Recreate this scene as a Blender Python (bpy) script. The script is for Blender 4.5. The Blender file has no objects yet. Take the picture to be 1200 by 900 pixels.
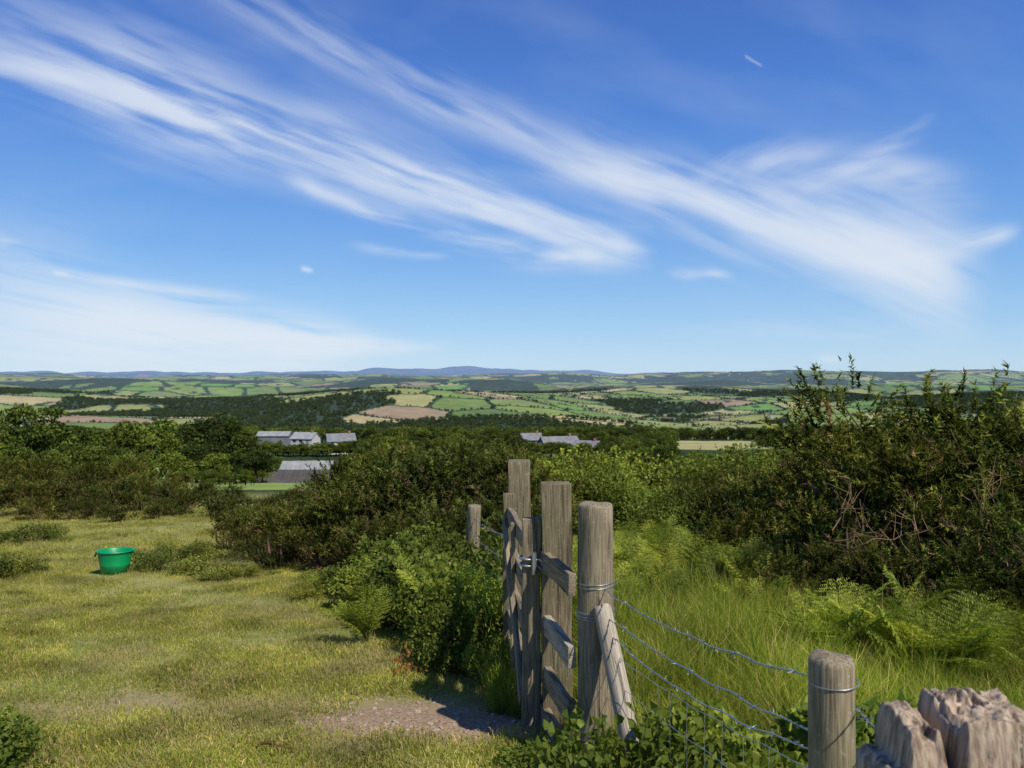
import bpy, math, numpy as np
from mathutils import Vector, Matrix, Euler
rng = np.random.default_rng(7)
scene = bpy.context.scene
F = 901.0
# ---------------------------------------------------------------- noise
def fr(a): return a-np.floor(a)
def hsh(i,j,k=0): return fr(np.sin(i*127.1+j*311.7+k*74.7)*43758.5453)
def vnoise(x,y,k=0):
    xi=np.floor(x); yi=np.floor(y); fx=x-xi; fy=y-yi
    fx=fx*fx*(3-2*fx); fy=fy*fy*(3-2*fy)
    a=hsh(xi,yi,k); b=hsh(xi+1,yi,k); c=hsh(xi,yi+1,k); d=hsh(xi+1,yi+1,k)
    return (a*(1-fx)+b*fx)*(1-fy)+(c*(1-fx)+d*fx)*fy
def fbm(x,y,k=0,o=4):
    s=0; a=.5; t=0
    for q in range(o):
        s=s+a*vnoise(x*2**q+q*.37,y*2**q+q*.71,k+q*3.1); t+=a; a*=.5
    return s/t
def sst(x,a,b):
    t=np.clip((x-a)/(b-a),0,1); return t*t*(3-2*t)
YS=[-3000,-200,-20,0,3,10,20,40,80,160,200,350,600,1000,1500,2200,3000,5000,8000,12000,20000,40000]
ZS=[30,12,1.2,.15,0,-.77,-1.9,-4.6,-10,-20.5,-25,-31,-50,-84,-110,-110,-98,-84,-60,-30,-14,0]
def H(x,y):
    x=np.asarray(x,float); y=np.asarray(y,float)
    z=np.interp(y,YS,ZS)
    z=z+.10*(fbm(x/1.7,y/1.7,5)-.5)*sst(y,2,4)
    z=z+1.2*(fbm(x/40,y/40,9)-.5)*sst(y,40,120)
    amp=np.interp(y,[400,900,1800,2600,6000,14000,20000],[0,14,52,80,90,90,100])
    z=z+amp*2*(fbm(x/1000+3.3,y/900,21,2)-.5)
    z=z+85*np.exp(-((y-9500)/1800)**2)*sst(x,300,3500)
    rid=(.45+.9*fbm(x/1700+.7,y/9000,33,4))
    z=z+110*np.exp(-((y-19500)/2500)**2)*rid*np.exp(-((x+2300)/2900)**2)
    z=z+70*np.exp(-((y-19500)/2500)**2)*rid
    return z
def h1(x,y): return float(H(x,y))
def at(px,d): return (px-600)/F*d
# ---------------------------------------------------------------- mesh helpers
def build(name,verts,faces,cols=None,mats=(),smooth=False):
    verts=np.asarray(verts,np.float32)
    me=bpy.data.meshes.new(name)
    me.vertices.add(len(verts)); me.vertices.foreach_set('co',verts.ravel())
    li=[];ls=[];st=0
    for f in faces:
        f=np.asarray(f,np.int32)
        if len(f)==0: continue
        li.append(f.ravel()); n=f.shape[1]
        ls.append(st+np.arange(len(f))*n); st+=f.size
    li=np.concatenate(li); ls=np.concatenate(ls).astype(np.int32)
    me.loops.add(len(li)); me.loops.foreach_set('vertex_index',li)
    me.polygons.add(len(ls)); me.polygons.foreach_set('loop_start',ls)
    me.update(calc_edges=True); me.validate()
    if cols is not None:
        c=np.ones((len(verts),4),np.float32); c[:,:3]=cols
        at_=me.color_attributes.new('Col','FLOAT_COLOR','POINT'); at_.data.foreach_set('color',c.ravel())
    for m in mats: me.materials.append(m)
    me.polygons.foreach_set('use_smooth',np.full(len(me.polygons),smooth))
    return me
def obj(name,me,loc=(0,0,0),rot=(0,0,0),sc=(1,1,1),parent=None,link=True):
    o=bpy.data.objects.new(name,me); o.location=loc; o.rotation_euler=rot; o.scale=sc
    if link: scene.collection.objects.link(o)
    if parent: o.parent=parent
    return o
def empty(name,loc=(0,0,0),rot=(0,0,0)):
    return obj(name,None,loc,rot)
def nrm(v): return v/(np.linalg.norm(v,axis=-1,keepdims=True)+1e-9)
class Acc:
    def __init__(s): s.v=[];s.f={};s.c=[];s.n=0
    def add(s,v,fs,c):
        v=np.asarray(v,float).reshape(-1,3)
        for f in fs:
            f=np.asarray(f); s.f.setdefault(f.shape[1],[]).append(f+s.n)
        c=np.asarray(c,float)
        if c.ndim==1: c=np.tile(c,(len(v),1))
        s.v.append(v); s.c.append(c); s.n+=len(v)
    def mesh(s,name,mats,smooth=False):
        return build(name,np.concatenate(s.v),[np.concatenate(q) for q in s.f.values()],np.concatenate(s.c),mats,smooth)
def leaves(acc,c,d,L,W,col,rs,kind=6,up=None,fold=.15):
    n=len(c); d=nrm(d); r=rs.normal(size=(n,3))
    if up is not None: r=np.array([0,0,1.])*up+r*(1-up)
    sd=nrm(np.cross(d,r)); nn=np.cross(sd,d)
    L=np.broadcast_to(L,(n,))[:,None]; W=np.broadcast_to(W,(n,))[:,None]
    if kind==6:
        vs=[c,c+d*L*.3+sd*W*.5+nn*W*fold,c+d*L*.68+sd*W*.4+nn*W*fold,c+d*L-nn*L*.12,c+d*L*.68-sd*W*.4+nn*W*fold,c+d*L*.3-sd*W*.5+nn*W*fold]
    elif kind==4:
        vs=[c,c+d*L*.45+sd*W*.5,c+d*L,c+d*L*.45-sd*W*.5]
    else:
        vs=[c+sd*W*.5,c+d*L,c-sd*W*.5]
    k=len(vs); v=np.stack(vs,1); f=np.arange(n*k).reshape(n,k)
    cc=np.repeat(np.broadcast_to(col,(n,3)),k,0)
    acc.add(v,[f],cc)
def tube(acc,pts,rad,col,seg=6):
    pts=np.asarray(pts,float); n=len(pts); rad=np.broadcast_to(rad,(n,))
    tg=nrm(np.gradient(pts,axis=0)); ref=np.array([.3,.2,1.]) if abs(tg[0][2])<.8 else np.array([1.,.1,0])
    a=nrm(np.cross(tg,ref)); b=np.cross(tg,a)
    th=np.arange(seg)/seg*2*np.pi
    v=pts[:,None]+rad[:,None,None]*(a[:,None]*np.cos(th)[None,:,None]+b[:,None]*np.sin(th)[None,:,None])
    i=np.arange(n-1)[:,None]*seg; j=np.arange(seg)[None]; j2=(j+1)%seg
    f=np.stack([i+j,i+j2,i+seg+j2,i+seg+j],-1).reshape(-1,4)
    acc.add(v,[f],col)
# ---------------------------------------------------------------- node helper
class NT:
    def __init__(s,nt): s.t=nt; nt.nodes.clear()
    def n(s,ty,**k):
        nd=s.t.nodes.new(ty)
        for a,b in k.items(): setattr(nd,a,b)
        return nd
    def l(s,a,b): s.t.links.new(a,b)
    def put(s,sock,v):
        if v is None: return
        if hasattr(v,'links'): s.l(v,sock)
        else: sock.default_value=v
    def m(s,op,a,b=None,c=None,clamp=False):
        nd=s.n('ShaderNodeMath',operation=op,use_clamp=clamp)
        for i,v in enumerate((a,b,c)): s.put(nd.inputs[i],v)
        return nd.outputs[0]
    def mr(s,v,a,b,c=0,d=1,smooth=True):
        nd=s.n('ShaderNodeMapRange',interpolation_type='SMOOTHSTEP' if smooth else 'LINEAR')
        s.put(nd.inputs[0],v)
        for i,q in enumerate((a,b,c,d)): s.put(nd.inputs[i+1],q)
        return nd.outputs[0]
    def mix(s,f,a,b,bt='MIX'):
        nd=s.n('ShaderNodeMix',data_type='RGBA',blend_type=bt)
        s.put(nd.inputs[0],f)
        for k,v in ((6,a),(7,b)):
            if not hasattr(v,'links'): v=(*v,1) if len(v)==3 else v
            s.put(nd.inputs[k],v)
        return nd.outputs[2]
    def noise(s,vec,scale,detail=4,rough=.55,dist=0):
        nd=s.n('ShaderNodeTexNoise'); s.put(nd.inputs['Vector'],vec)
        nd.inputs['Scale'].default_value=scale; nd.inputs['Detail'].default_value=detail
        nd.inputs['Roughness'].default_value=rough; nd.inputs['Distortion'].default_value=dist
        return nd.outputs['Fac']
    def comb(s,x,y,z):
        nd=s.n('ShaderNodeCombineXYZ')
        for i,v in enumerate((x,y,z)): s.put(nd.inputs[i],v)
        return nd.outputs[0]
    def vm(s,op,a,b):
        nd=s.n('ShaderNodeVectorMath',operation=op); s.put(nd.inputs[0],a); s.put(nd.inputs[1],b)
        return nd.outputs[1] if op in('LENGTH','DOT_PRODUCT') else nd.outputs[0]
    def bump(s,h,strg,dist):
        nd=s.n('ShaderNodeBump'); s.put(nd.inputs['Height'],h); nd.inputs['Strength'].default_value=strg; nd.inputs['Distance'].default_value=dist
        return nd.outputs[0]
def newmat(name):
    m=bpy.data.materials.new(name); m.use_nodes=True; return m,NT(m.node_tree)
HAZE_TINT=(.19,.27,.37); HZD=24000.  # aerial haze painted into base colours, growing with distance
def foliage_mat(name,trans=.35,rough=.5,haze_tint=False,vscale=1.2,spec=.12,diffuse=False,straw=False):
    m,t=newmat(name)
    a=t.n('ShaderNodeAttribute',attribute_name='Col').outputs['Color']
    g=t.n('ShaderNodeNewGeometry'); oi=t.n('ShaderNodeObjectInfo')
    nz=t.noise(g.outputs['Position'],vscale,1)
    k=t.mr(nz,.3,.7,.62,1.32,False)
    r=t.m('MULTIPLY_ADD',oi.outputs['Random'],.45,.78)
    kk=t.m('MULTIPLY',k,r)
    c=t.mix(1.0,a,t.comb(t.m('MULTIPLY',kk,t.m('MULTIPLY_ADD',oi.outputs['Random'],.16,1.02)),kk,t.m('MULTIPLY',kk,t.m('MULTIPLY_ADD',oi.outputs['Random'],-.2,.92))),'MULTIPLY')
    if straw:
        s_=t.noise(g.outputs['Position'],1.7,4,.65)
        c=t.mix(t.mr(s_,.46,.64,0,.62),c,(.40,.34,.17))
    if haze_tint:
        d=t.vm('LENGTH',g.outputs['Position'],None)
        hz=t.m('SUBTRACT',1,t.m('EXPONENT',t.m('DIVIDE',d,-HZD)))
        c=t.mix(hz,c,HAZE_TINT)  # distance haze mixed straight into the leaf colour
    if diffuse:
        p=t.n('ShaderNodeBsdfDiffuse'); t.l(c,p.inputs[0])
    else:
        p=t.n('ShaderNodeBsdfPrincipled'); t.l(c,p.inputs['Base Color']); p.inputs['Roughness'].default_value=rough
        p.inputs['Specular IOR Level'].default_value=spec
    tr=t.n('ShaderNodeBsdfTranslucent'); t.l(t.mix(1.0,c,(1.25,1.32,.55),'MULTIPLY'),tr.inputs[0])
    mx=t.n('ShaderNodeMixShader'); mx.inputs[0].default_value=trans
    t.l(p.outputs[0],mx.inputs[1]); t.l(tr.outputs[0],mx.inputs[2])
    o=t.n('ShaderNodeOutputMaterial'); t.l(mx.outputs[0],o.inputs[0])
    return m
M_leaf=foliage_mat('leaf_foliage',.42)
M_gorse=foliage_mat('gorse_foliage',.24,vscale=1.6,diffuse=True)
M_grass=foliage_mat('grass_blades',.42,vscale=.9,diffuse=True)
M_short=foliage_mat('short_grass_blades',.36,vscale=2.2,diffuse=True,straw=True)
M_tree=foliage_mat('tree_foliage',.25,haze_tint=True,vscale=.12,diffuse=True)
def plain(name,col,rough=.6,metal=0,nscale=8,var=.25,bumpv=.1,coord='Object',spec=.5):
    m,t=newmat(name); tc=t.n('ShaderNodeTexCoord').outputs[coord]
    nz=t.noise(tc,nscale,5); k=t.mr(nz,.25,.75,1-var,1+var)
    c=t.mix(1.0,col,t.comb(k,k,k),'MULTIPLY')
    p=t.n('ShaderNodeBsdfPrincipled'); t.l(c,p.inputs['Base Color']); p.inputs['Roughness'].default_value=rough; p.inputs['Metallic'].default_value=metal
    p.inputs['Specular IOR Level'].default_value=spec
    if bumpv: t.l(t.bump(nz,bumpv,.01),p.inputs['Normal'])
    o=t.n('ShaderNodeOutputMaterial'); t.l(p.outputs[0],o.inputs[0]); return m
def wood_mat(name,dark,light,green=.35,sc=1.,grain=55,crack=.6,bs=.55):
    m,t=newmat(name); tc=t.n('ShaderNodeTexCoord').outputs['Object']
    oi=t.n('ShaderNodeObjectInfo')
    off=t.vm('ADD',tc,t.comb(t.m('MULTIPLY',oi.outputs['Random'],7.),0,t.m('MULTIPLY',oi.outputs['Random'],3.)))
    st=t.vm('MULTIPLY',off,(1,1,.045))
    g1=t.noise(st,grain*sc,5,.65,.3); g2=t.noise(st,grain*3*sc,3,.6); big=t.noise(off,5,4)
    cr=t.mr(g1,.36,.43,0,1)
    c=t.mix(t.mr(g2,.3,.7),dark,light)
    c=t.mix(t.mr(big,.35,.7,0,green),c,(.12,.125,.055))
    c=t.mix(t.m('MULTIPLY',t.m('SUBTRACT',1,cr),crack),c,(.03,.024,.016))
    sp=t.noise(off,70,3); c=t.mix(t.mr(sp,.60,.72,0,.5),c,(.36,.35,.27))
    st2=t.noise(t.vm('MULTIPLY',off,(1,1,.25)),14,4); c=t.mix(t.mr(st2,.5,.7,0,.45),c,(.07,.06,.04))
    p=t.n('ShaderNodeBsdfPrincipled'); t.l(c,p.inputs['Base Color']); p.inputs['Roughness'].default_value=.85
    p.inputs['Specular IOR Level'].default_value=.2
    hh=t.m('ADD',cr,g2)
    t.l(t.bump(hh,bs,.005),p.inputs['Normal'])
    o=t.n('ShaderNodeOutputMaterial'); t.l(p.outputs[0],o.inputs[0]); return m
M_wood=wood_mat('weathered_wood',(.15,.12,.08),(.35,.285,.19))
M_wood2=wood_mat('weathered_dark_wood',(.105,.085,.052),(.27,.215,.135),.3)
M_wood3=wood_mat('bleached_wood',(.28,.235,.17),(.50,.43,.335),.05)
M_wire=plain('galvanised_wire',(.42,.44,.46),.38,.8,60,.2,0)
# ---------------------------------------------------------------- field pattern
def vor(x,y,cell,ang=.35,k=0):
    ca,sa=math.cos(ang),math.sin(ang)
    u=(x*ca+y*sa)/cell; v=(-x*sa+y*ca)/(cell*1.25)
    ui=np.floor(u); vi=np.floor(v)
    f1=np.full(u.shape,9.); f2=np.full(u.shape,9.); idd=np.zeros(u.shape)
    for a in(-1,0,1):
        for b in(-1,0,1):
            gx=ui+a; gy=vi+b
            jx=.15+.7*hsh(gx,gy,k+1); jy=.15+.7*hsh(gx,gy,k+2)
            d=np.hypot(gx+jx-u,gy+jy-v)
            n=d<f1
            f2=np.where(n,f1,np.minimum(f2,d)); idd=np.where(n,hsh(gx,gy,k+5),idd); f1=np.where(n,d,f1)
    return (f2-f1)*cell*.5,idd
def land(x,y):
    wx=x+60*(fbm(x/300,y/300,50)-.5); wy=y+60*(fbm(x/300,y/300,51)-.5)
    e1,i1=vor(wx,wy,200); e2,i2=vor(wx,wy,340,.5,3)
    far=y>5000
    e=np.where(far,e2,e1); i=np.where(far,i2,i1)
    w=fbm(x/560+8,y/460,77,3)
    th=np.interp(y,[300,600,1300,2000,3500,6000,9000],[.36,.38,.44,.525,.53,.54,.56])
    return e,i,w>th
PAL=np.array([(.13,.19,.035),(.17,.24,.045),(.27,.28,.085),(.105,.16,.032),(.19,.25,.05),(.40,.33,.15),(.14,.20,.04),(.33,.31,.11),(.13,.25,.035),(.29,.21,.12),(.17,.215,.055),(.25,.265,.07)])
def ground_col(x,y):
    e,i,wd=land(x,y)
    c=PAL[(i*len(PAL)).astype(int)%len(PAL)]*(.82+.3*fbm(x/60,y/60,12,3))[:,None]
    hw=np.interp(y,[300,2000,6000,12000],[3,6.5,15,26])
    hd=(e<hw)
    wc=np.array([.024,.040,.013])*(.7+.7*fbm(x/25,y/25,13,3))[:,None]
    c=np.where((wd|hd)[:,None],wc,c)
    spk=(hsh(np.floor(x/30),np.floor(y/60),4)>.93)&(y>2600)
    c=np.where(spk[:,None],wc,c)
    px=600+x/np.maximum(y,1)*F
    f1=(px>770)&(px<905)&(y>330)&(y<520); c=np.where(f1[:,None],np.array([.34,.32,.13]),c)
    f2=(px>150)&(px<430)&(y>55)&(y<260); c=np.where(f2[:,None],np.array([.22,.29,.07])*(.85+.3*fbm(x/9,y/9,14,3))[:,None],c)
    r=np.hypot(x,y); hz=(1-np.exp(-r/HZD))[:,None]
    far_haze=sst(y,11000,17000)[:,None]
    c=c*(1-hz)+np.array(HAZE_TINT)*hz  # haze baked into the terrain vertex colours
    c=c*(1-far_haze*.85)+np.array([.15,.22,.34])*far_haze*.85  # extra blue haze painted over the far ridges
    return c
# ---------------------------------------------------------------- terrain
aF=np.linspace(-44,44,760); aB=np.concatenate([np.linspace(46,314,60)])
ang=np.radians(np.concatenate([aF,aB]))
rad=np.concatenate([[.0],np.geomspace(.4,60,150),np.geomspace(61,400,90),np.geomspace(404,24000,560),[32000,45000]])
A,R=np.meshgrid(ang,rad); X=(R*np.sin(A)).ravel(); Y=(R*np.cos(A)).ravel()
Z=H(X,Y)
rr=np.hypot(X,Y); Z=np.where(rr>30000,Z-200,Z)
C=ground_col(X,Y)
nA=len(ang); nR=len(rad)
i=np.arange(nR-1)[:,None]*nA; j=np.arange(nA)[None]; j2=(j+1)%nA
Fc=np.stack([i+j,i+j2,i+nA+j2,i+nA+j],-1).reshape(-1,4)
Fc=Fc[:,::-1]
m,t=newmat('ground')
g=t.n('ShaderNodeNewGeometry'); P=g.outputs['Position']
a=t.n('ShaderNodeAttribute',attribute_name='Col').outputs['Color']
fine=t.noise(P,.02,4,.7); a=t.mix(1.0,a,t.comb(*[t.mr(fine,.3,.7,.85,1.15)]*3),'MULTIPLY')
n1=t.noise(P,1.1,3,.6); n2=t.noise(P,9,4,.65); n3=t.noise(P,70,2,.7)
gc=t.mix(t.mr(n1,.35,.65),(.17,.205,.045),(.30,.29,.10))
gc=t.mix(t.mr(n2,.49,.65,0,.75),gc,(.36,.29,.155))
soil=t.mix(t.mr(n3,.3,.7),(.19,.125,.075),(.42,.305,.205))
def ell(cx,cy,rx,ry,w=.5):
    v=t.vm('MULTIPLY',t.vm('SUBTRACT',P,(cx,cy,0)),(1/rx,1/ry,0))
    L=t.vm('LENGTH',v,None)
    L=t.m('ADD',L,t.m('MULTIPLY',t.m('SUBTRACT',n2,.5),1.6))
    return t.mr(L,1.1,.6,0,1)
dm=t.m('MAXIMUM',ell(-.38,3.60,.85,.46),t.m('MULTIPLY',ell(-1.3,3.95,1.2,.42),.6))
gc=t.mix(dm,gc,soil)
gc=t.mix(t.m('MULTIPLY',ell(-3.2,6.0,.45,.35),.6),gc,(.15,.10,.06))
dist=t.vm('LENGTH',P,None)
col=t.mix(t.mr(dist,25,60),gc,a)
p=t.n('ShaderNodeBsdfPrincipled'); t.l(col,p.inputs['Base Color']); p.inputs['Roughness'].default_value=.95; p.inputs['Specular IOR Level'].default_value=.05
t.l(t.bump(n3,.6,.015),p.inputs['Normal'])
o=t.n('ShaderNodeOutputMaterial'); t.l(p.outputs[0],o.inputs[0])
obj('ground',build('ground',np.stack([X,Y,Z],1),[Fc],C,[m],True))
# ---------------------------------------------------------------- scatter by geometry nodes
def scatter(name,pts,rots,scs,idx,sources):
    col=bpy.data.collections.new(name+'_sources')
    for s in sources: col.objects.link(s)
    me=bpy.data.meshes.new(name); me.vertices.add(len(pts)); me.vertices.foreach_set('co',np.asarray(pts,np.float32).ravel())
    for nm,ty,dat,ky in(('rot','FLOAT_VECTOR',rots,'vector'),('scl','FLOAT_VECTOR',scs,'vector'),('idx','INT',idx,'value')):
        q=me.attributes.new(nm,ty,'POINT'); q.data.foreach_set(ky,np.asarray(dat,np.int32 if ty=='INT' else np.float32).ravel())
    ob=obj(name,me)
    ng=bpy.data.node_groups.new(name,'GeometryNodeTree')
    ng.interface.new_socket('Geometry',in_out='INPUT',socket_type='NodeSocketGeometry'); ng.interface.new_socket('Geometry',in_out='OUTPUT',socket_type='NodeSocketGeometry')
    N=ng.nodes; L=ng.links
    gi=N.new('NodeGroupInput'); go=N.new('NodeGroupOutput'); ip=N.new('GeometryNodeInstanceOnPoints'); ci=N.new('GeometryNodeCollectionInfo')
    ci.inputs['Collection'].default_value=col; ci.inputs['Separate Children'].default_value=True; ci.inputs['Reset Children'].default_value=True
    def na(nm,ty):
        x=N.new('GeometryNodeInputNamedAttribute'); x.data_type=ty; x.inputs['Name'].default_value=nm
        return [s for s in x.outputs if s.enabled and s.name=='Attribute'][0]
    e=N.new('FunctionNodeEulerToRotation'); L.new(na('rot','FLOAT_VECTOR'),e.inputs[0])
    L.new(gi.outputs[0],ip.inputs['Points']); L.new(ci.outputs[0],ip.inputs['Instance']); ip.inputs['Pick Instance'].default_value=True
    L.new(na('idx','INT'),ip.inputs['Instance Index']); L.new(e.outputs[0],ip.inputs['Rotation']); L.new(na('scl','FLOAT_VECTOR'),ip.inputs['Scale'])
    L.new(ip.outputs[0],go.inputs[0])
    md=ob.modifiers.new('scatter','NODES'); md.node_group=ng
    return ob
def src(name,me): return bpy.data.objects.new(name,me)
def scat(name,x,y,s,sources,tilt=.1,zoff=0,rs=rng,sz=None):
    n=len(x); z=H(x,y)+zoff
    rot=np.stack([rs.normal(0,tilt,n),rs.normal(0,tilt,n),rs.uniform(0,6.28,n)],1)
    s=np.broadcast_to(s,(n,)); sc=np.stack([s,s,s if sz is None else sz],1)
    return scatter(name,np.stack([x,y,z],1),rot,sc,rs.integers(0,len(sources),n),sources)
# ---------------------------------------------------------------- trees
def colmix(n,a,b,rs,p=1.): 
    t=rs.uniform(0,1,(n,1))**p; return np.array(a)*(1-t)+np.array(b)*t
def tree_mesh(name,seed,nl=4200,lobes=34,leaf=.42,dark=(.045,.072,.018),light=(.16,.215,.044),trunk=True,asp=1.):
    rs=np.random.default_rng(seed); acc=Acc()
    W=rs.uniform(3.6,4.8)*asp
    if trunk:
        tp=np.array([[0,0,-1],[.1,0,1.2],[.2,.1,3],[0,.2,5.2],[.1,.1,7.5]]); tube(acc,tp,[.42,.32,.26,.18,.07],(.07,.055,.04),7)
    cs=[]
    for q in range(lobes):
        th=rs.uniform(0,6.28); ph=rs.uniform(-.85,1.)
        rr=rs.uniform(.45,1.)
        c=np.array([math.cos(th)*W*.85*rr*math.sqrt(max(0,1-ph*ph*.8)),math.sin(th)*W*.85*rr*math.sqrt(max(0,1-ph*ph*.8)),5.1+ph*3.6*rr])
        cs.append((c,rs.uniform(.8,1.75)))
        if trunk and q%3==0: tube(acc,[[.1,.1,rs.uniform(2.2,4.5)],c*.5+np.array([0,0,2.0]),c],[.14,.09,.03],(.07,.055,.04),5)
    per=nl//lobes
    for c,r in cs:
        u=nrm(rs.normal(size=(per,3))); u[:,2]=np.abs(u[:,2])*.9-.35
        p=c+u*r*rs.uniform(.65,1.08,(per,1))*np.array([1.15,1.15,.85])
        d=nrm(u+rs.normal(size=(per,3))*.8)
        k=rs.uniform(.7,1.25)
        leaves(acc,p,d,rs.uniform(.6,1.3,per)*leaf,leaf*.75,colmix(per,dark,light,rs)*k,rs,4)
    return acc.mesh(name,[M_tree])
broad=[tree_mesh('tree_%d'%q,100+q) for q in range(4)]
darkt=[tree_mesh('dark_tree_%d'%q,200+q,3600,28,.42,(.025,.042,.013),(.075,.105,.027)) for q in range(2)]
low=[src('woodland_tree_%d'%q,tree_mesh('woodland_tree_%d'%q,300+q,420,16,1.1,(.028,.048,.013),(.085,.12,.028),True,1.1)) for q in range(5)]
rs=np.random.default_rng(5)
for px,d,hh,kd in [(-30,112,10.0,0),(38,122,14.6,1),(88,135,11,0),(140,150,13.2,2),(178,150,14,3),(215,165,13,0),(250,146,15.6,4),(283,150,11,1),(300,138,8.2,5),(20,100,6.4,2),(60,103,5.6,3),(112,108,6.6,1),(160,112,6.4,0),(205,116,6.4,2),(255,118,5.8,3),(-80,105,9,3),(120,122,8.6,5),(5,135,12,4),(230,132,9.2,5),(275,128,6.6,4)]:
    x=at(px,d); s=hh/10.0
    me=(broad+darkt)[kd]
    obj('oak_tree',me,(x,d,h1(x,d)-.2),(0,0,rs.uniform(0,6)),(s*rs.uniform(.88,1.08),s*rs.uniform(.88,1.08),s))
def los_clear(x,y):
    px=600+x/y*F
    bad=((px>294)&(px<420)&(y<335))|((px>615)&(px<712)&(y<330)&(y>150))|((px>790)&(px<890)&(y<520))|((px>200)&(px<420)&(y<180))
    return ~bad
n=4300; y=rs.uniform(170,760,n); x=rs.uniform(-.78,.78,n)*y
px=600+x/y*F
dens=np.where(px<400,.5,.9)
nn=fbm(x/50,y/50,60)
k=los_clear(x,y)&(nn>.39)&(rs.uniform(size=n)<dens); x=x[k];y=y[k]
scat('distant_woodland',x,y,rs.uniform(.5,1.1,len(x))*np.where(y<330,.85,1.08),[src('valley_tree_%d'%q,mm) for q,mm in enumerate(broad+darkt+darkt)],.03)
hx=[];hy=[]
for px0,px1,d,st in((292,425,286,2.6),(610,720,274,2.6),(285,308,150,4),(398,440,150,4),(200,300,104,6),(230,330,215,4)):
    for px_ in np.arange(px0,px1,st): hx.append(at(px_+rs.uniform(-2,2),d)); hy.append(d+rs.uniform(-3,3))
hx=np.array(hx);hy=np.array(hy)
scat('farm_hedge',hx,hy,rs.uniform(.34,.68,len(hx))*np.where(hy<120,.4,1)*np.where((hy>200)&(hy<230),.7,1),[src('hedge_tree_%d'%q,mm) for q,mm in enumerate(broad)],.03)
n=130000; y=np.sqrt(rs.uniform(640**2,4000**2,n)); x=rs.uniform(-.8,.8,n)*y
e,i_,w=land(x,y)
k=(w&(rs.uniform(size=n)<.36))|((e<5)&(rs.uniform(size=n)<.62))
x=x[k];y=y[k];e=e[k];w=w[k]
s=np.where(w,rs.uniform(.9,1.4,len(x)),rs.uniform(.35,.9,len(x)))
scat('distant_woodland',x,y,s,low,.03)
# ---------------------------------------------------------------- gorse
def gorse_mesh(name,seed,brown=.14,nsh=800,nsp=40,g1=(.030,.046,.013),g2=(.165,.195,.05)):
    rs=np.random.default_rng(seed); acc=Acc()
    lob=[(np.array([rs.uniform(-.70,.70),rs.uniform(-.70,.70),rs.uniform(.25,1.1)]),rs.uniform(.15,.36)) for _ in range(16)]
    lob.append((np.array([0,0,.45]),.48))
    P=[];D=[];EL=[];LK=[]
    lk=rs.uniform(.7,1.25,len(lob))
    for q in range(nsh):
        li_=rs.integers(len(lob)); c,r=lob[li_]
        u=nrm(rs.normal(size=3)); 
        if u[2]<-.35: u[2]*=-.6
        f=rs.uniform(.45,1.05)
        p=c+u*r*f
        P.append(p); D.append(nrm(u+np.array([0,0,.9])+rs.normal(size=3)*.35)); EL.append(f); LK.append(lk[li_])
    P=np.array(P);D=np.array(D);EL=np.array(EL);LK=np.array(LK)
    P[:,2]=np.maximum(P[:,2],.03)
    L=rs.uniform(.10,.26,nsh); tall=rs.uniform(size=nsh)<.06; L=np.where(tall,rs.uniform(.28,.42,nsh),L)
    bz=rs.uniform(size=nsh)<brown*np.clip(2.2-1.9*P[:,2],.15,2.2)
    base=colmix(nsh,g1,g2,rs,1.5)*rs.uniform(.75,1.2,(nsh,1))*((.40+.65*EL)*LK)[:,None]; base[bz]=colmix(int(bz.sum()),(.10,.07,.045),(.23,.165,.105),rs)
    t=rs.uniform(0,1,(nsh,nsp)); 
    c=(P[:,None]+D[:,None]*(L[:,None]*t)[...,None])
    d=nrm(D[:,None]*.55+rs.normal(size=(nsh,nsp,3))*.6)
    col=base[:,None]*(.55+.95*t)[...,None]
    m=nsh*nsp
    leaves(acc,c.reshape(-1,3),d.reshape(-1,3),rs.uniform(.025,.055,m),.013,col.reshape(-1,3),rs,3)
    for q in range(26):
        c,r=lob[rs.integers(len(lob))]; b=np.array([rs.uniform(-.15,.15),rs.uniform(-.15,.15),-.1])
        tube(acc,[b,b*.5+c*.45+rs.normal(size=3)*.06,c+rs.normal(size=3)*r*.5],[.022,.013,.005],(.18,.14,.10),5)
    return acc.mesh(name,[M_gorse])
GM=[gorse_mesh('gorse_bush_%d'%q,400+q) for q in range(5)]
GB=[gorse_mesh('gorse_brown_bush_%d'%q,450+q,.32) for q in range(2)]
def bush(name,px,d,hh,meshes,wf=1.,un=1.5,sink=.04):
    x=at(px,d); s=hh/un*rs.uniform(.92,1.1)
    return obj(name,meshes[rs.integers(len(meshes))],(x,d,h1(x,d)-sink),(rs.normal(0,.05),rs.normal(0,.05),rs.uniform(0,6.28)),(s*wf*rs.uniform(.85,1.15),s*wf*rs.uniform(.85,1.15),s))
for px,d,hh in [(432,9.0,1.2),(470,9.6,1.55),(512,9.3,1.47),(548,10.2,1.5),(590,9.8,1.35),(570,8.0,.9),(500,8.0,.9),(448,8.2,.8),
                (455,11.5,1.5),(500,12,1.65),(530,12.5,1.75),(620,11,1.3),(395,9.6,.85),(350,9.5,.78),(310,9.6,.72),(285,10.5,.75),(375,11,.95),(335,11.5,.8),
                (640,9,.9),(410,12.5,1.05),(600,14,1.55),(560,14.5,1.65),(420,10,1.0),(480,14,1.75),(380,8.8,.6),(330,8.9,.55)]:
    bush('gorse_bush',px,d,hh,GM+[GB[0]],1.15)
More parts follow.
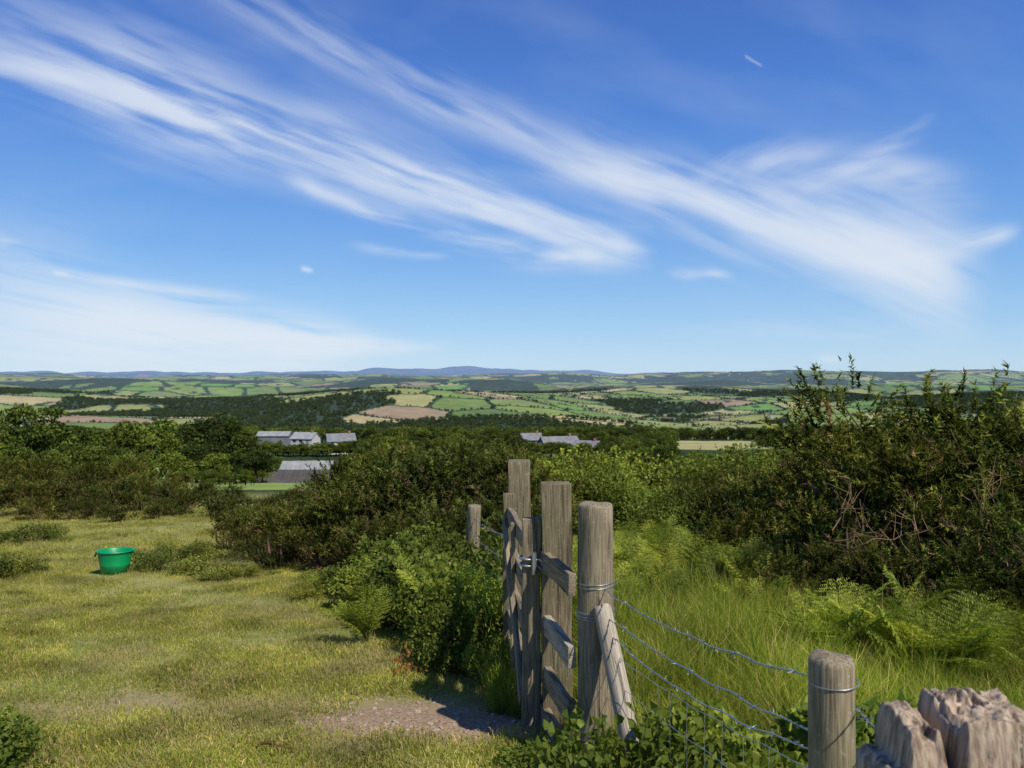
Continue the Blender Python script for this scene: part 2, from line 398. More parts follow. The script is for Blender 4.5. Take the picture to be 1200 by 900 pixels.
for px,d,hh in [(-20,17,.9),(25,18,1.05),(70,19,1.2),(115,18,1.0),(160,19,1.1),(205,18,.95),(250,17,.8),(290,16,.7),(0,22,1.5),(60,23,1.4),(110,24,1.4),(150,23,1.5),(200,24,1.1),(335,17,.75),(380,18,.85),(-60,16,1.0),(270,14,.5),(430,17,1.2),(180,16.3,.6),(95,16.5,.6),(230,23,.9),(30,28,1.9),(130,15.5,.5),(40,16.5,.6)]:
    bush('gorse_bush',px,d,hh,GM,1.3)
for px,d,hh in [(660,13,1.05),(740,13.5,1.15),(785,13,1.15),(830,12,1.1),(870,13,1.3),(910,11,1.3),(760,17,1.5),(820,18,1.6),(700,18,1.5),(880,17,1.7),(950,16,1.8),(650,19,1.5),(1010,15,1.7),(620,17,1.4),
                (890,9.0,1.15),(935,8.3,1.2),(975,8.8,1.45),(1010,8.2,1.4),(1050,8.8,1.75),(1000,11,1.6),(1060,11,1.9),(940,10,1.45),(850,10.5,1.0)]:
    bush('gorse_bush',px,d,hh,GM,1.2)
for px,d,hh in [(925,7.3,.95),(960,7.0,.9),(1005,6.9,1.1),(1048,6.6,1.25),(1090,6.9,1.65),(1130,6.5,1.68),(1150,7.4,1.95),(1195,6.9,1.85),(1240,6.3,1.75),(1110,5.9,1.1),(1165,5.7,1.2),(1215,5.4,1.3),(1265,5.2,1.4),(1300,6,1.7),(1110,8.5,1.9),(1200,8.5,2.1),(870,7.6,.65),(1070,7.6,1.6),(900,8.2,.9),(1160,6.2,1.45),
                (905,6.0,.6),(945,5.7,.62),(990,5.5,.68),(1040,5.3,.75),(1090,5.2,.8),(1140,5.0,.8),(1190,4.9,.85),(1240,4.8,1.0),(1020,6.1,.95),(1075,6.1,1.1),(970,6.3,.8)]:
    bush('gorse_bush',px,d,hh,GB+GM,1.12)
acc=Acc()
for q in range(48):
    px=rs.uniform(980,1260); d=rs.uniform(4.9,6.4); x=at(px,d); z=h1(x,d)+rs.uniform(.1,.8)
    p=np.array([x,d,z]); dr=nrm(np.array([rs.normal()*.8,rs.normal()*.5-.3,rs.uniform(.2,1.2)])); L=rs.uniform(.25,.5)
    pts=[p+dr*L*k_+rs.normal(size=3)*.025 for k_ in np.linspace(0,1,6)]
    tube(acc,pts,np.linspace(.006,.0015,6),(.24,.18,.13),4)
    for w_ in range(5):
        b=pts[rs.integers(2,6)]; dd=nrm(dr+rs.normal(size=3)*.8); tube(acc,[b,b+dd*.1,b+dd*.2+rs.normal(size=3)*.02],[.003,.002,.001],(.23,.17,.12),3)
obj('dead_branches',acc.mesh('dead_branches',[M_gorse]))
# ---------------------------------------------------------------- broadleaf shrubs / brambles
def shrub_mesh(name,seed,nl=2600,leaf=.05,dark=(.07,.105,.02),light=(.24,.30,.06),lobes=14,stems=18,upb=.45):
    rs=np.random.default_rng(seed); acc=Acc(); per=nl//lobes
    for q in range(lobes):
        c=np.array([rs.uniform(-.6,.6),rs.uniform(-.6,.6),rs.uniform(.2,.78)]); r=rs.uniform(.2,.38)
        u=nrm(rs.normal(size=(per,3))); u[:,2]=np.where(u[:,2]<-.3,-u[:,2],u[:,2])
        p=c+u*r*rs.uniform(.5,1.1,(per,1)); p[:,2]=np.maximum(p[:,2],.02)
        d=nrm(u*.6+rs.normal(size=(per,3))*.7)
        k=rs.uniform(.75,1.2)
        leaves(acc,p,d,rs.uniform(.6,1.25,per)*leaf,leaf*.68,colmix(per,dark,light,rs)*k,rs,6,upb)
        for s_ in range(stems//6):
            e=c+nrm(rs.normal(size=3)+np.array([0,0,.8]))*r*rs.uniform(.9,1.5)
            tube(acc,[[c[0]*.3,c[1]*.3,0],c*.8+rs.normal(size=3)*.05,e],[.008,.005,.002],(.14,.12,.05),4)
            ll=rs.uniform(0,1,(14,1)); pp=c*.8*(1-ll)+e*ll
            leaves(acc,pp,rs.normal(size=(14,3)),leaf*.9,leaf*.6,colmix(14,dark,light,rs),rs,6,upb)
    return acc.mesh(name,[M_leaf])
SB=[shrub_mesh('bramble_%d'%q,500+q,2200,.07) for q in range(3)]
SL=[shrub_mesh('light_shrub_%d'%q,520+q,4400,.052,(.11,.155,.024),(.30,.37,.075)) for q in range(2)]
SN=[shrub_mesh('near_bramble_%d'%q,540+q,800,.12,(.09,.14,.024),(.24,.31,.06),12) for q in range(3)]
SW=[shrub_mesh('weed_%d'%q,560+q,1400,.07,(.11,.15,.03),(.27,.31,.08)) for q in range(2)]
for px,d,hh,w,br in [(552,4.75,.60,.75,1),(520,5.3,.60,.85,1),(575,5.0,.66,.6,1),(480,5.9,.52,1,0),(445,6.5,.5,1,0),(500,6.3,.72,.9,0),(550,6.0,.8,.8,0),(415,7.0,.42,1,0),(380,7.5,.28,1.2,1),(470,7.2,.65,1,0),(530,7.4,.9,.9,0),(580,4.3,.30,.7,1),(590,5.6,.6,.6,1),(515,4.9,.3,.9,1),(450,5.8,.22,1.1,1),(535,4.6,.4,.7,1)]:
    bush('bramble_bush',px,d,hh,SB+SL if br else SB,w*1.1,1.12)
for px,d,hh in [(690,13,1.5),(715,12.3,1.25),(665,13.8,1.35),(690,15,1.7),(740,12,.9),(930,13.5,1.6),(860,15,1.6),(780,11.5,.9),(1120,9.6,1.85)]:
    bush('hawthorn_shrub',px,d,hh,SL,1.0,1.12)
for px,d,hh in [(640,11,.8),(800,10,.7),(850,9,.65),(760,9.5,.6),(720,8.5,.5),(900,7.6,.45),(820,8.4,.45),(690,7,.45),(690,9.5,.6)]:
    bush('bramble_bush',px,d,hh,SB+SL,1.2,1.12)
for px,d,hh,w in [(615,3.0,.18,1.2),(650,2.85,.2,1.1),(690,2.62,.30,.8),(735,2.5,.44,.7),(780,2.5,.48,.7),(830,2.55,.50,.7),(880,2.6,.46,.8),(925,2.5,.46,.7),(850,2.25,.46,.6),(895,2.1,.50,.6),(780,2.25,.40,.6),(720,2.75,.30,.8),(955,2.4,.46,.7),(1010,2.3,.5,.7),(1060,2.3,.5,.8),(760,2.8,.35,.8),(820,2.85,.36,.8),(660,3.1,.16,1.),(-14,3.2,.24,.7),(-35,3.0,.30,.8)]:
    bush('bramble_plant',px,d,hh,SN,w*1.1,1.1)
for px,d,hh,w in [(12,8.2,.25,1.3),(45,8.6,.18,1.2),(-20,8,.3,1.2),(175,8.7,.30,1.2),(225,8.4,.28,1.3),(255,8.1,.22,1.3),(205,9.4,.28,1.3),(240,9.6,.25,1.2),(15,11.5,.3,1.4),(60,12,.3,1.4),(360,6.9,.16,1.2),(285,8.2,.2,1.2)]:
    bush('weed_clump',px,d,hh,SW,w,1.0)
acc=Acc(); r2=np.random.default_rng(3); p=r2.normal(size=(34,3))*np.array([.035,.04,.05])+np.array([0,0,.08])
leaves(acc,p,r2.normal(size=(34,3)),.04,.018,colmix(34,(.22,.07,.03),(.32,.17,.06),r2),r2,6)
x=at(474,4.45); obj('red_dock_plant',acc.mesh('red_dock_plant',[M_leaf]),(x,4.45,h1(x,4.45)))
# ---------------------------------------------------------------- bracken
def bracken(name,seed,nf=8):
    rs=np.random.default_rng(seed); acc=Acc()
    for q in range(nf):
        th=rs.uniform(0,6.28); L=rs.uniform(.55,.95); out=np.array([math.cos(th),math.sin(th),0]); lean=rs.uniform(.3,.75)
        tt=np.linspace(0,1,22); pts=out*(tt**1.6*L*lean)[:,None]+np.array([0,0,1])*(L*(tt-.28*lean*tt**2.5))[:,None]
        tube(acc,pts,np.linspace(.005,.001,22),(.14,.19,.05),4)
        side=np.array([-math.sin(th),math.cos(th),0]); c0=colmix(1,(.15,.21,.035),(.30,.37,.07),rs)[0]
        for i_ in range(6,22):
            w=L*.34*math.sin(math.pi*min(1,(i_-4)/18.)**.6*.93)+.02
            for sg in(-1,1):
                dr=nrm(side*sg+nrm(pts[i_]-pts[i_-1])*.35+rs.normal(size=3)*.05-np.array([0,0,.15]))
                k=max(4,int(w/.018)); s=np.linspace(.05,1,k)[:,None]; c=pts[i_]+dr*w*s
                tg=nrm(pts[i_]-pts[i_-1])
                for sg2 in(-1,1):
                    leaves(acc,c,np.tile(tg*sg2+dr*.6,(k,1)),.045*(1.15-s[:,0]),.016,c0*rs.uniform(.8,1.2,(k,1)),rs,4,.7)
    return acc.mesh(name,[M_leaf])
BK=[src('bracken_%d'%q,bracken('bracken_%d'%q,600+q)) for q in range(4)]
px=np.concatenate([rs.uniform(715,870,75),rs.uniform(980,1260,45),rs.uniform(640,760,25),rs.uniform(840,980,18),rs.uniform(420,600,20)])
d=np.concatenate([rs.uniform(5.2,9.5,75),rs.uniform(4.0,4.8,45),rs.uniform(5.5,9,25),rs.uniform(5.4,7.0,18),rs.uniform(5.2,8,20)])
scat('bracken',at(px,d),d,rs.uniform(.36,.70,len(d)),BK,.12)
# ---------------------------------------------------------------- grass
def tuft(name,seed,n,R,h0,h1_,w,lean,c1,c2,c3=None,p3=0.,mat=None):
    rs=np.random.default_rng(seed); a=rs.uniform(0,6.28,n); r=R*np.sqrt(rs.uniform(0,1,n))
    b=np.stack([r*np.cos(a),r*np.sin(a),np.full(n,-.01)],1); hh=rs.uniform(h0,h1_,n)
    th=rs.uniform(0,6.28,n); ln=rs.uniform(.1,1,n)*lean; o=np.stack([np.cos(th)*ln,np.sin(th)*ln,np.zeros(n)],1)
    ph=rs.uniform(0,6.28,n); sd=np.stack([np.cos(ph),np.sin(ph),np.zeros(n)],1)*w*.5
    up=np.array([0,0,1.])
    p1=b+up*(hh*.55)[:,None]+o*(hh*.3)[:,None]; p2=b+up*(hh*(1-.3*ln))[:,None]+o*hh[:,None]
    col=colmix(n,c1,c2,rs)
    if c3 is not None: k=rs.uniform(size=n)<p3; col[k]=np.array(c3)*rs.uniform(.7,1.2,(k.sum(),1))
    v=np.stack([b-sd,b+sd,p1+sd*.75,p1-sd*.75,p2],1)
    i0=np.arange(n)[:,None]*5
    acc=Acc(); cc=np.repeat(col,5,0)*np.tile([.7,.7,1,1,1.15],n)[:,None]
    acc.add(v,[i0+np.array([[0,1,2,3]]),i0+np.array([[3,2,4]])],cc)
    return acc.mesh(name,[mat or M_grass])
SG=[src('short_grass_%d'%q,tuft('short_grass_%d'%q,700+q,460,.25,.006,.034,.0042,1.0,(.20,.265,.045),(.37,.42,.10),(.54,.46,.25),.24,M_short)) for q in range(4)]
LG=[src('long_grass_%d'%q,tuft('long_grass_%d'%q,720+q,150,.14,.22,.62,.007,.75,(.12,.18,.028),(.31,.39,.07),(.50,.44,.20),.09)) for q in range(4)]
def dirt(x,y):
    l=np.minimum(np.hypot((x+.38)/1.0,(y-3.60)/.58),.42+np.hypot((x+1.3)/1.3,(y-3.95)/.48))
    return sst(l+1.2*(fbm(x*5,y*5,90)-.5),.62,1.15)
def sampl(n,d0,d1,p0,p1,pw=1.):
    d=d0+(d1-d0)*rs.uniform(0,1,n)**pw; px=rs.uniform(p0,p1,n); return at(px,d),d
x1,y1=sampl(8000,2.6,9,-120,640,1.25); x2,y2=sampl(5600,8,22,-120,520,1.)
x=np.concatenate([x1,x2]); y=np.concatenate([y1,y2])
bare=fbm(x*1.3,y*1.3,95)
keep=(rs.uniform(size=len(x))<dirt(x,y))&(rs.uniform(size=len(x))<np.clip(1.5-1.6*sst(bare,.42,.62),.12,1))&((x<at(600,y))|(y<3.4))
x=x[keep];y=y[keep]
s=np.where(y<9,rs.uniform(.7,1.2,len(x)),rs.uniform(1.1,1.8,len(x)))
hz_=s*(.65+.9*fbm(x*2.2,y*2.2,111))
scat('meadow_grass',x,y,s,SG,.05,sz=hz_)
x,y=sampl(420,9,22,-100,500); k=fbm(x*.8,y*.8,97)>.56; x=x[k];y=y[k]
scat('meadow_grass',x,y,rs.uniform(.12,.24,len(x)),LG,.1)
x,y=sampl(2300,2.3,6.6,700,1330,1.)
cl=fbm(x*1.6,y*1.6,98)
k=((x>.334+(3.1-y)*.23+.05)|(y>3.2))&(rs.uniform(size=len(x))<np.clip(.25+2.4*(cl-.35),.2,1)); x=x[k];y=y[k];cl=cl[k]
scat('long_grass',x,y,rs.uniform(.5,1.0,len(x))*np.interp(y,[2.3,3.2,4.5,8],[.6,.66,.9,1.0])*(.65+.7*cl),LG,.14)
x,y=sampl(200,3.7,7.5,575,740,1.)
scat('long_grass',x,y,rs.uniform(.3,.65,len(x)),LG,.12)
def stone(seed):
    import bmesh
    bm=bmesh.new(); bmesh.ops.create_icosphere(bm,subdivisions=2,radius=1); r=np.random.default_rng(seed); k=r.uniform(.7,1.3,3)
    for v in bm.verts: v.co=Vector([v.co[q]*k[q]*(1+.2*math.sin(v.co[(q+1)%3]*3+seed)) for q in range(3)]); v.co.z*=.5
    me=bpy.data.meshes.new('pebble_%d'%seed); bm.to_mesh(me); bm.free(); me.materials.append(M_st); return me
M_st=plain('stone',(.33,.26,.19),.9,0,3,.4,.3)
ST=[src('pebble_%d'%q,stone(q)) for q in range(3)]
x=np.concatenate([rs.normal(-.4,.4,240),rs.uniform(-3,.2,90)]); y=np.concatenate([rs.normal(3.65,.22,240),rs.uniform(3.1,5,90)])
scat('pebbles',x,y,rs.uniform(.003,.012,len(x))*rs.uniform(.6,1.6,len(x)),ST,.3)
acc=Acc(); tube(acc,[[0,0,.012],[.06,.01,.02],[.12,-.01,.014],[.19,.0,.02]],[.006,.007,.006,.003],(.12,.08,.05),6); tube(acc,[[.1,0,.015],[.14,.05,.02]],[.004,.002],(.12,.08,.05),5)
x=at(300,3.32); obj('fallen_twig',acc.mesh('fallen_twig',[M_gorse]),(x,3.32,h1(x,3.32)+.02),(0,0,-.3))
# ---------------------------------------------------------------- foxgloves
M_fox=foliage_mat('foxglove_petals',.3,.5,vscale=3)
def foxglove(seed):
    rs=np.random.default_rng(seed); acc=Acc(); tube(acc,[[0,0,0],[.01,0,.5],[.0,.02,1.0]],[.008,.006,.002],(.10,.15,.05),5)
    for q in range(34):
        z=.62+.36*q/34; a=q*2.4; L=.04*(1.15-q/34*.8); o=np.array([math.cos(a),math.sin(a),-.5]); o/=np.linalg.norm(o)
        p=np.array([0,0,z]); tube(acc,[p,p+o*L*.5,p+o*L],[.004,.010*(1.2-q/40),.014*(1.2-q/40)],np.array((.42,.20,.32))*rs.uniform(.8,1.3),6)
    th=rs.uniform(0,6.28,16); leaves(acc,np.zeros((16,3))+[0,0,.03],np.stack([np.cos(th),np.sin(th),np.full(16,.5)],1),.2,.07,(.10,.16,.04),rs,6,.8)
    return acc.mesh('foxglove',[M_fox])
for q,(px,d,s) in enumerate([(318,8.4,.44),(327,8.5,.38)]):
    x=at(px,d); obj('foxglove',foxglove(q),(x,d,h1(x,d)),(rs.normal(0,.06),rs.normal(0,.06),0),(s*.7,s*.7,s))
# ---------------------------------------------------------------- timber
def rpost(name,R,L,seed,mat,parent,loc,tilt=(0,0),seg=28,taper=.96,lat=.004):
    nz=22; th=np.arange(seg)/seg*2*np.pi
    rings=[];zs=list(np.linspace(-.3,L-.012,nz))+[L-.003,L,L+.002,L+.001]
    rf=[1]*nz+[.95,.86,.45,.05]
    for z,f in zip(zs,rf):
        r=R*f*(1-(1-taper)*max(z,0)/L)*(1+.03*np.sin(th*2+seed+z*2)+.018*np.sin(th*5+z*3+seed)+ .012*np.sin(th*9+seed*2))
        rings.append(np.stack([r*np.cos(th)+lat*math.sin(z*4+seed),r*np.sin(th)+lat*math.cos(z*3+seed),np.full(seg,z)+(.003*np.sin(th*3+seed) if f<1 else 0)],1))
    v=np.concatenate(rings); n=len(rings); i=np.arange(n-1)[:,None]*seg; j=np.arange(seg)[None]
    f=np.stack([i+j,i+(j+1)%seg,i+seg+(j+1)%seg,i+seg+j],-1).reshape(-1,4)
    me=build(name,v,[f,np.arange((n-1)*seg,n*seg)[None]],None,[mat],True)
    return obj(name,me,loc,(tilt[0],tilt[1],0),parent=parent)
def beam(name,p0,p1,w,h,mat,parent,seed=0,roll=0.,rough=.0022):
    import bmesh
    p0=Vector(p0);p1=Vector(p1);L=(p1-p0).length
    bm=bmesh.new(); bmesh.ops.create_cube(bm,size=1); bmesh.ops.scale(bm,vec=(w,h,L),verts=bm.verts); bmesh.ops.translate(bm,vec=(0,0,L/2),verts=bm.verts)
    ed=[e for e in bm.edges if abs((e.verts[0].co-e.verts[1].co).z)>L*.5]
    bmesh.ops.subdivide_edges(bm,edges=ed,cuts=12)
    bmesh.ops.bevel(bm,geom=[e for e in bm.edges if len(e.link_faces)==2 and e.calc_face_angle(0)>.5],offset=.005,segments=2,affect='EDGES',profile=.6)
    r=np.random.default_rng(seed)
    for v in bm.verts:
        v.co.x+=rough*math.sin(v.co.z*9+seed)+r.normal()*rough*.35; v.co.y+=rough*math.cos(v.co.z*7+seed*2)+r.normal()*rough*.35
    me=bpy.data.meshes.new(name); bm.to_mesh(me); bm.free(); me.materials.append(mat)
    for p in me.polygons: p.use_smooth=True
    o=obj(name,me,parent=parent)
    z=(p1-p0).normalized(); up=Vector((0,0,1)) if abs(z.z)<.9 else Vector((0,1,0))
    y=(up-z*up.dot(z)).normalized(); x=y.cross(z)
    M=Matrix((x,y,z)).transposed().to_4x4(); o.matrix_local=Matrix.Translation(p0)@M@Matrix.Rotation(roll,4,'Z')
    try: me.set_sharp_from_angle(angle=.7)
    except Exception: pass
    return o
def post_obj(name,px,d,top,R,seed,mat=M_wood,tilt=(0,0)):
    x=at(px,d); z=h1(x,d); e=empty(name,(x,d,z)); rpost('shaft',R,top-z,seed,mat,e,(0,0,0),tilt); return x,d
ax,ay=post_obj('round_gate_post',697,3.1,1.083,.0725,1,M_wood,(0,.006))
cx,cy=post_obj('fence_post',982,1.6,1.012,.047,2,M_wood,(0,-.01))
lx,ly=post_obj('fence_post',552,6.4,.52,.06,3,M_wood,(.02,.03))
e=empty('square_gate_post',(0,0,0)); beam('shaft',(.207,3.5,-.3),(.200,3.5,1.11),.135,.115,M_wood2,e,4)
e=empty('square_gate_post',(0,0,0)); beam('shaft',(.046,4.75,-.4),(.046,4.75,1.075),.135,.13,M_wood2,e,5)
ge=empty('wooden_gate',(0,0,0))
n0=np.array([.088,3.52]); n1_=np.array([-.018,4.55])
def gp(t,z,off=0): 
    q=n0+(n1_-n0)*t; return (q[0]+off,q[1],z)
beam('near_stile',gp(0,.0),gp(0,.945),.085,.06,M_wood,ge,6); beam('far_stile',gp(1,-.02),gp(1,.90),.07,.06,M_wood2,ge,7)
for q,z in enumerate([.80,.60,.40,.20,.05]): beam('gate_rail_%d'%(q+1),gp(.03,z),gp(.97,z-.02),.03,.085,M_wood,ge,10+q)
beam('brace_1',gp(.05,.08,-.034),gp(.95,.74,-.034),.025,.07,M_wood,ge,20); beam('brace_2',gp(.5,.06,-.03),gp(.52,.82,-.03),.022,.07,M_wood,ge,21)
pe=empty('gate_side_rails',(0,0,0))
for q,(z,b) in enumerate([(.76,.0),(.47,.01),(.25,.0),(.06,0)]): beam('side_rail_%d'%(q+1),(.120,3.60,z),(.243,3.07,z+b-.005),.032,.092,M_wood3 if q==1 else M_wood,pe,30+q,rough=.004)
be=empty('post_brace',(0,0,0))
o=rpost('strut',.038,.80,9,M_wood3,be,(0,0,0),lat=.002)
p0=Vector((.475,2.60,.02)); p1=Vector((.352,3.03,.70))
o.matrix_local=Matrix.Translation(p0)@(p1-p0).to_track_quat('Z','Y').to_matrix().to_4x4()
acc=Acc(); col=(.4,.4,.4); z=.755
def ring(cx_,cy_,z_,rx,ry,r,tlt=0.,n=24):
    th=np.linspace(0,2*np.pi,n); tube(acc,np.stack([cx_+rx*np.cos(th),cy_+ry*np.sin(th),z_+tlt*np.cos(th)],1),r,col,5)
ring(.088,3.52,.765,.052,.045,.006); ring(.088,3.52,.735,.052,.045,.006); tube(acc,[[.125,3.47,.77],[.15,3.45,.75],[.125,3.46,.73]],.008,col,6)
for zz in(.765,.735): tube(acc,[[.06,3.475,zz],[.13,3.47,zz],[.14,3.50,zz]],.006,col,6)
tube(acc,[[.10,3.468,.70],[.10,3.468,.80]],.012,col,6)
obj('gate_latch',acc.mesh('gate_latch',[M_wire],True))
acc=Acc()
def wire(a,b,sag=.03,barb=True,r=.0014,twist=True,wob=.004,seed=0):
    rs=np.random.default_rng(seed); a=np.array(a,float);b=np.array(b,float); L=np.linalg.norm(b-a); n=int(max(12,L/.012)); t=np.linspace(0,1,n)[:,None]
    p=a*(1-t)+b*t; p[:,2]-=(4*sag*t*(1-t))[:,0]; w=wob*np.sin(t[:,0]*L*23+seed); p[:,2]+=w*.6; p[:,0]+=w*np.cos(t[:,0]*9)
    if twist:
        ph=t[:,0]*L*2*np.pi/.045
        for s in(0,np.pi):
            q=p.copy(); q[:,0]+=r*1.0*np.cos(ph+s); q[:,2]+=r*1.0*np.sin(ph+s); tube(acc,q,r,col,4)
    else: tube(acc,p,r,col,4)
    if barb:
        s=.06
        while s<L-.03:
            k=int(s/L*(n-1)); c=p[k]
            for _ in range(4):
                dd=nrm(rs.normal(size=3)); tube(acc,[c,c+dd*.015],[.0011,.0005],col,4)
            tube(acc,[c-(b-a)/L*.006,c+(b-a)/L*.006],.0028,col,6)
            s+=.095
    return p
sx=at(1075,1.05); 
wire((ax+.03,ay-.06,.75),(cx-.03,cy-.04,.975),.035,seed=1)
wire((ax+.03,ay-.06,.655),(cx-.02,cy-.045,.855),.03,seed=2)
wire((ax+.03,ay-.06,.60),(cx-.02,cy-.045,.825),.06,True,seed=3)
wire((cx+.045,cy,.905),(sx,1.06,1.09),.015,seed=4)
wire((cx+.045,cy,.80),(sx+.03,1.06,1.02),.01,seed=5)
for z in (.770,.755,.63,.64,.655): 
    ring(ax+.004,ay,z,.0755,.0755,.0017,.004)
ring(cx-.006,cy,.962,.0495,.0495,.0013,.004)
wire((.03,4.8,.60),(lx+.03,ly-.06,.42),.04,seed=6); wire((.03,4.8,.45),(lx+.03,ly-.06,.28),.05,seed=7); wire((.03,4.8,.30),(lx+.03,ly-.06,.14),.05,False,seed=8)
obj('barbed_wire',acc.mesh('barbed_wire',[M_wire],True))
acc=Acc()
zA=[.52,.42,.32,.22,.12,.04]; zC=[.77,.66,.55,.44,.33,.22]
lines=[wire((ax+.04,ay-.06,a_),(cx,cy-.05,b_),.03,False,.0011,twist=False,seed=30+q,wob=.003) for q,(a_,b_) in enumerate(zip(zA,zC))]
for k_ in np.linspace(.04,.96,13):
    i_=int(k_*(len(lines[0])-1)); tube(acc,[l[min(i_,len(l)-1)] for l in lines],.0011,col,4)
obj('wire_mesh_fence',acc.mesh('wire_mesh_fence',[M_wire],True))
# ---------------------------------------------------------------- old post bottom right
N=110; u=np.linspace(0,1,N); U,V=np.meshgrid(u,u); x0=at(1038,1.0); x1_=x0+.21; y0,y1_=.90,1.08
XX=x0+(x1_-x0)*U; YY=y0+(y1_-y0)*V
wb=.05*(fbm(V*5,U*5,44,3)-.5)
zz=1.082+.012*(fbm(U*5,V*5,3)-.5)
b1=sst(U+wb,.10,.16)*(1-sst(U+wb,.32,.37))*sst(V+wb,.42,.52); b2=sst(U+wb,.38,.43)*(1-sst(U+wb,.90,.97))*sst(V+wb,.30,.42)
zz=np.maximum(zz,1.085+b1*(.045+.026*fbm(U*7,V*5,5))); zz=np.maximum(zz,1.082+b2*(.062+.03*fbm(U*6,V*5,6)))
rim=(1-sst(V+wb,.10,.18)); zz=np.maximum(zz,1.070+rim*(.034+.030*fbm(U*11,V*2,8,3)+.012*sst(U,.15,0)))
zz=zz-.012*sst(fbm(U*18,V*4,9,3),.58,.70)+.003*(fbm(U*40,V*40,19,2)-.5)
edge=np.maximum(np.abs(U-.5),np.abs(V-.5)); zz=zz-.012*sst(edge,.45,.5)
top=np.stack([XX,YY,zz],-1).reshape(-1,3)
i=np.arange(N-1)[:,None]*N; j=np.arange(N-1)[None]; ft=np.stack([i+j,i+j+1,i+N+j+1,i+N+j],-1).reshape(-1,4)
per=np.concatenate([np.arange(N),np.arange(1,N)*N+N-1,np.arange(N-2,-1,-1)+(N-1)*N,np.arange(N-2,0,-1)*N]); K=len(per)
V_=[top];Fs=[ft];last=per;cnt=len(top)
for z in(1.04,.98,.85,.6,.3,-.1):
    q=top[per].copy(); rr_=.006*(fbm(np.arange(K)/5.,np.full(K,z*2),7)-.5)
    cc=np.array([(x0+x1_)/2,(y0+y1_)/2]); q[:,:2]+= nrm(q[:,:2]-cc)*rr_[:,None]; q[:,2]=z
    V_.append(q); new=np.arange(K)+cnt; cnt+=K
    Fs.append(np.stack([np.roll(last,-1),last,new,np.roll(new,-1)],-1)); last=new
mat_st=wood_mat('old_stump_wood',(.20,.14,.095),(.48,.375,.27),.12,.9,45,.5,.8)
se=empty('old_gate_post',(0,0,0))
obj('weathered_post_top',build('weathered_post_top',np.concatenate(V_),Fs,None,[mat_st],True),parent=se)
# ---------------------------------------------------------------- bucket
acc=Acc(); prof=[(.0,.012),(.125,.012),(.128,0),(.135,0),(.15,.10),(.153,.105),(.152,.11),(.172,.22),(.175,.245),(.186,.247),(.188,.26),(.178,.262),(.168,.25),(.15,.14),(.122,.02),(0,.02)]
seg=40; th=np.arange(seg)/seg*2*np.pi
v=np.concatenate([np.stack([max(r,1e-4)*np.cos(th),max(r,1e-4)*np.sin(th),np.full(seg,z)],1) for r,z in prof]); n=len(prof)
i=np.arange(n-1)[:,None]*seg; j=np.arange(seg)[None]; acc.add(v,[np.stack([i+j,i+(j+1)%seg,i+seg+(j+1)%seg,i+seg+j],-1).reshape(-1,4)],(0,0,0))
for sg in(-1,1):
    th2=np.linspace(-.45,.45,12); tube(acc,np.stack([sg*np.cos(th2)*.20,np.sin(th2)*.20,.25-.05*np.cos(th2*3.5)],1),.009,(0,0,0),6)
M_b=plain('green_plastic',(.0,.26,.085),.4,0,6,.15,0)
bx,by=at(133,8.5),8.5; obj('green_bucket',acc.mesh('green_bucket',[M_b],True),(bx,by,h1(bx,by)+.005),(-.03,.03,.4))
# ---------------------------------------------------------------- buildings
M_white=plain('white_render',(.50,.48,.43),.8,0,1,.08,0); M_slate=plain('slate_roof',(.17,.172,.18),.7,0,.6,.25,0); M_lroof=plain('fibre_cement_roof',(.26,.265,.26),.7,0,.5,.2,0)
M_dark=plain('dark_timber_cladding',(.055,.045,.038),.8,0,.7,.3,0); M_droof=plain('dark_corrugated_roof',(.07,.062,.056),.7,0,.4,.25,0); M_glass_shade=plain('window_glass',(.04,.05,.06),.1,0,1,.1,0); M_brick=plain('chimney_brick',(.28,.15,.1),.8,0,3,.2,0)  # the dark glass also colours the panels painted as barn bay shade
def boxm(name,x0,x1,y0,y1,z0,z1,mat,par):
    v=[(x0,y0,z0),(x1,y0,z0),(x1,y1,z0),(x0,y1,z0),(x0,y0,z1),(x1,y0,z1),(x1,y1,z1),(x0,y1,z1)]
    return obj(name,build(name,v,[np.array([[3,2,1,0],[4,5,6,7],[0,1,5,4],[1,2,6,5],[2,3,7,6],[3,0,4,7]])],None,[mat]),parent=par)
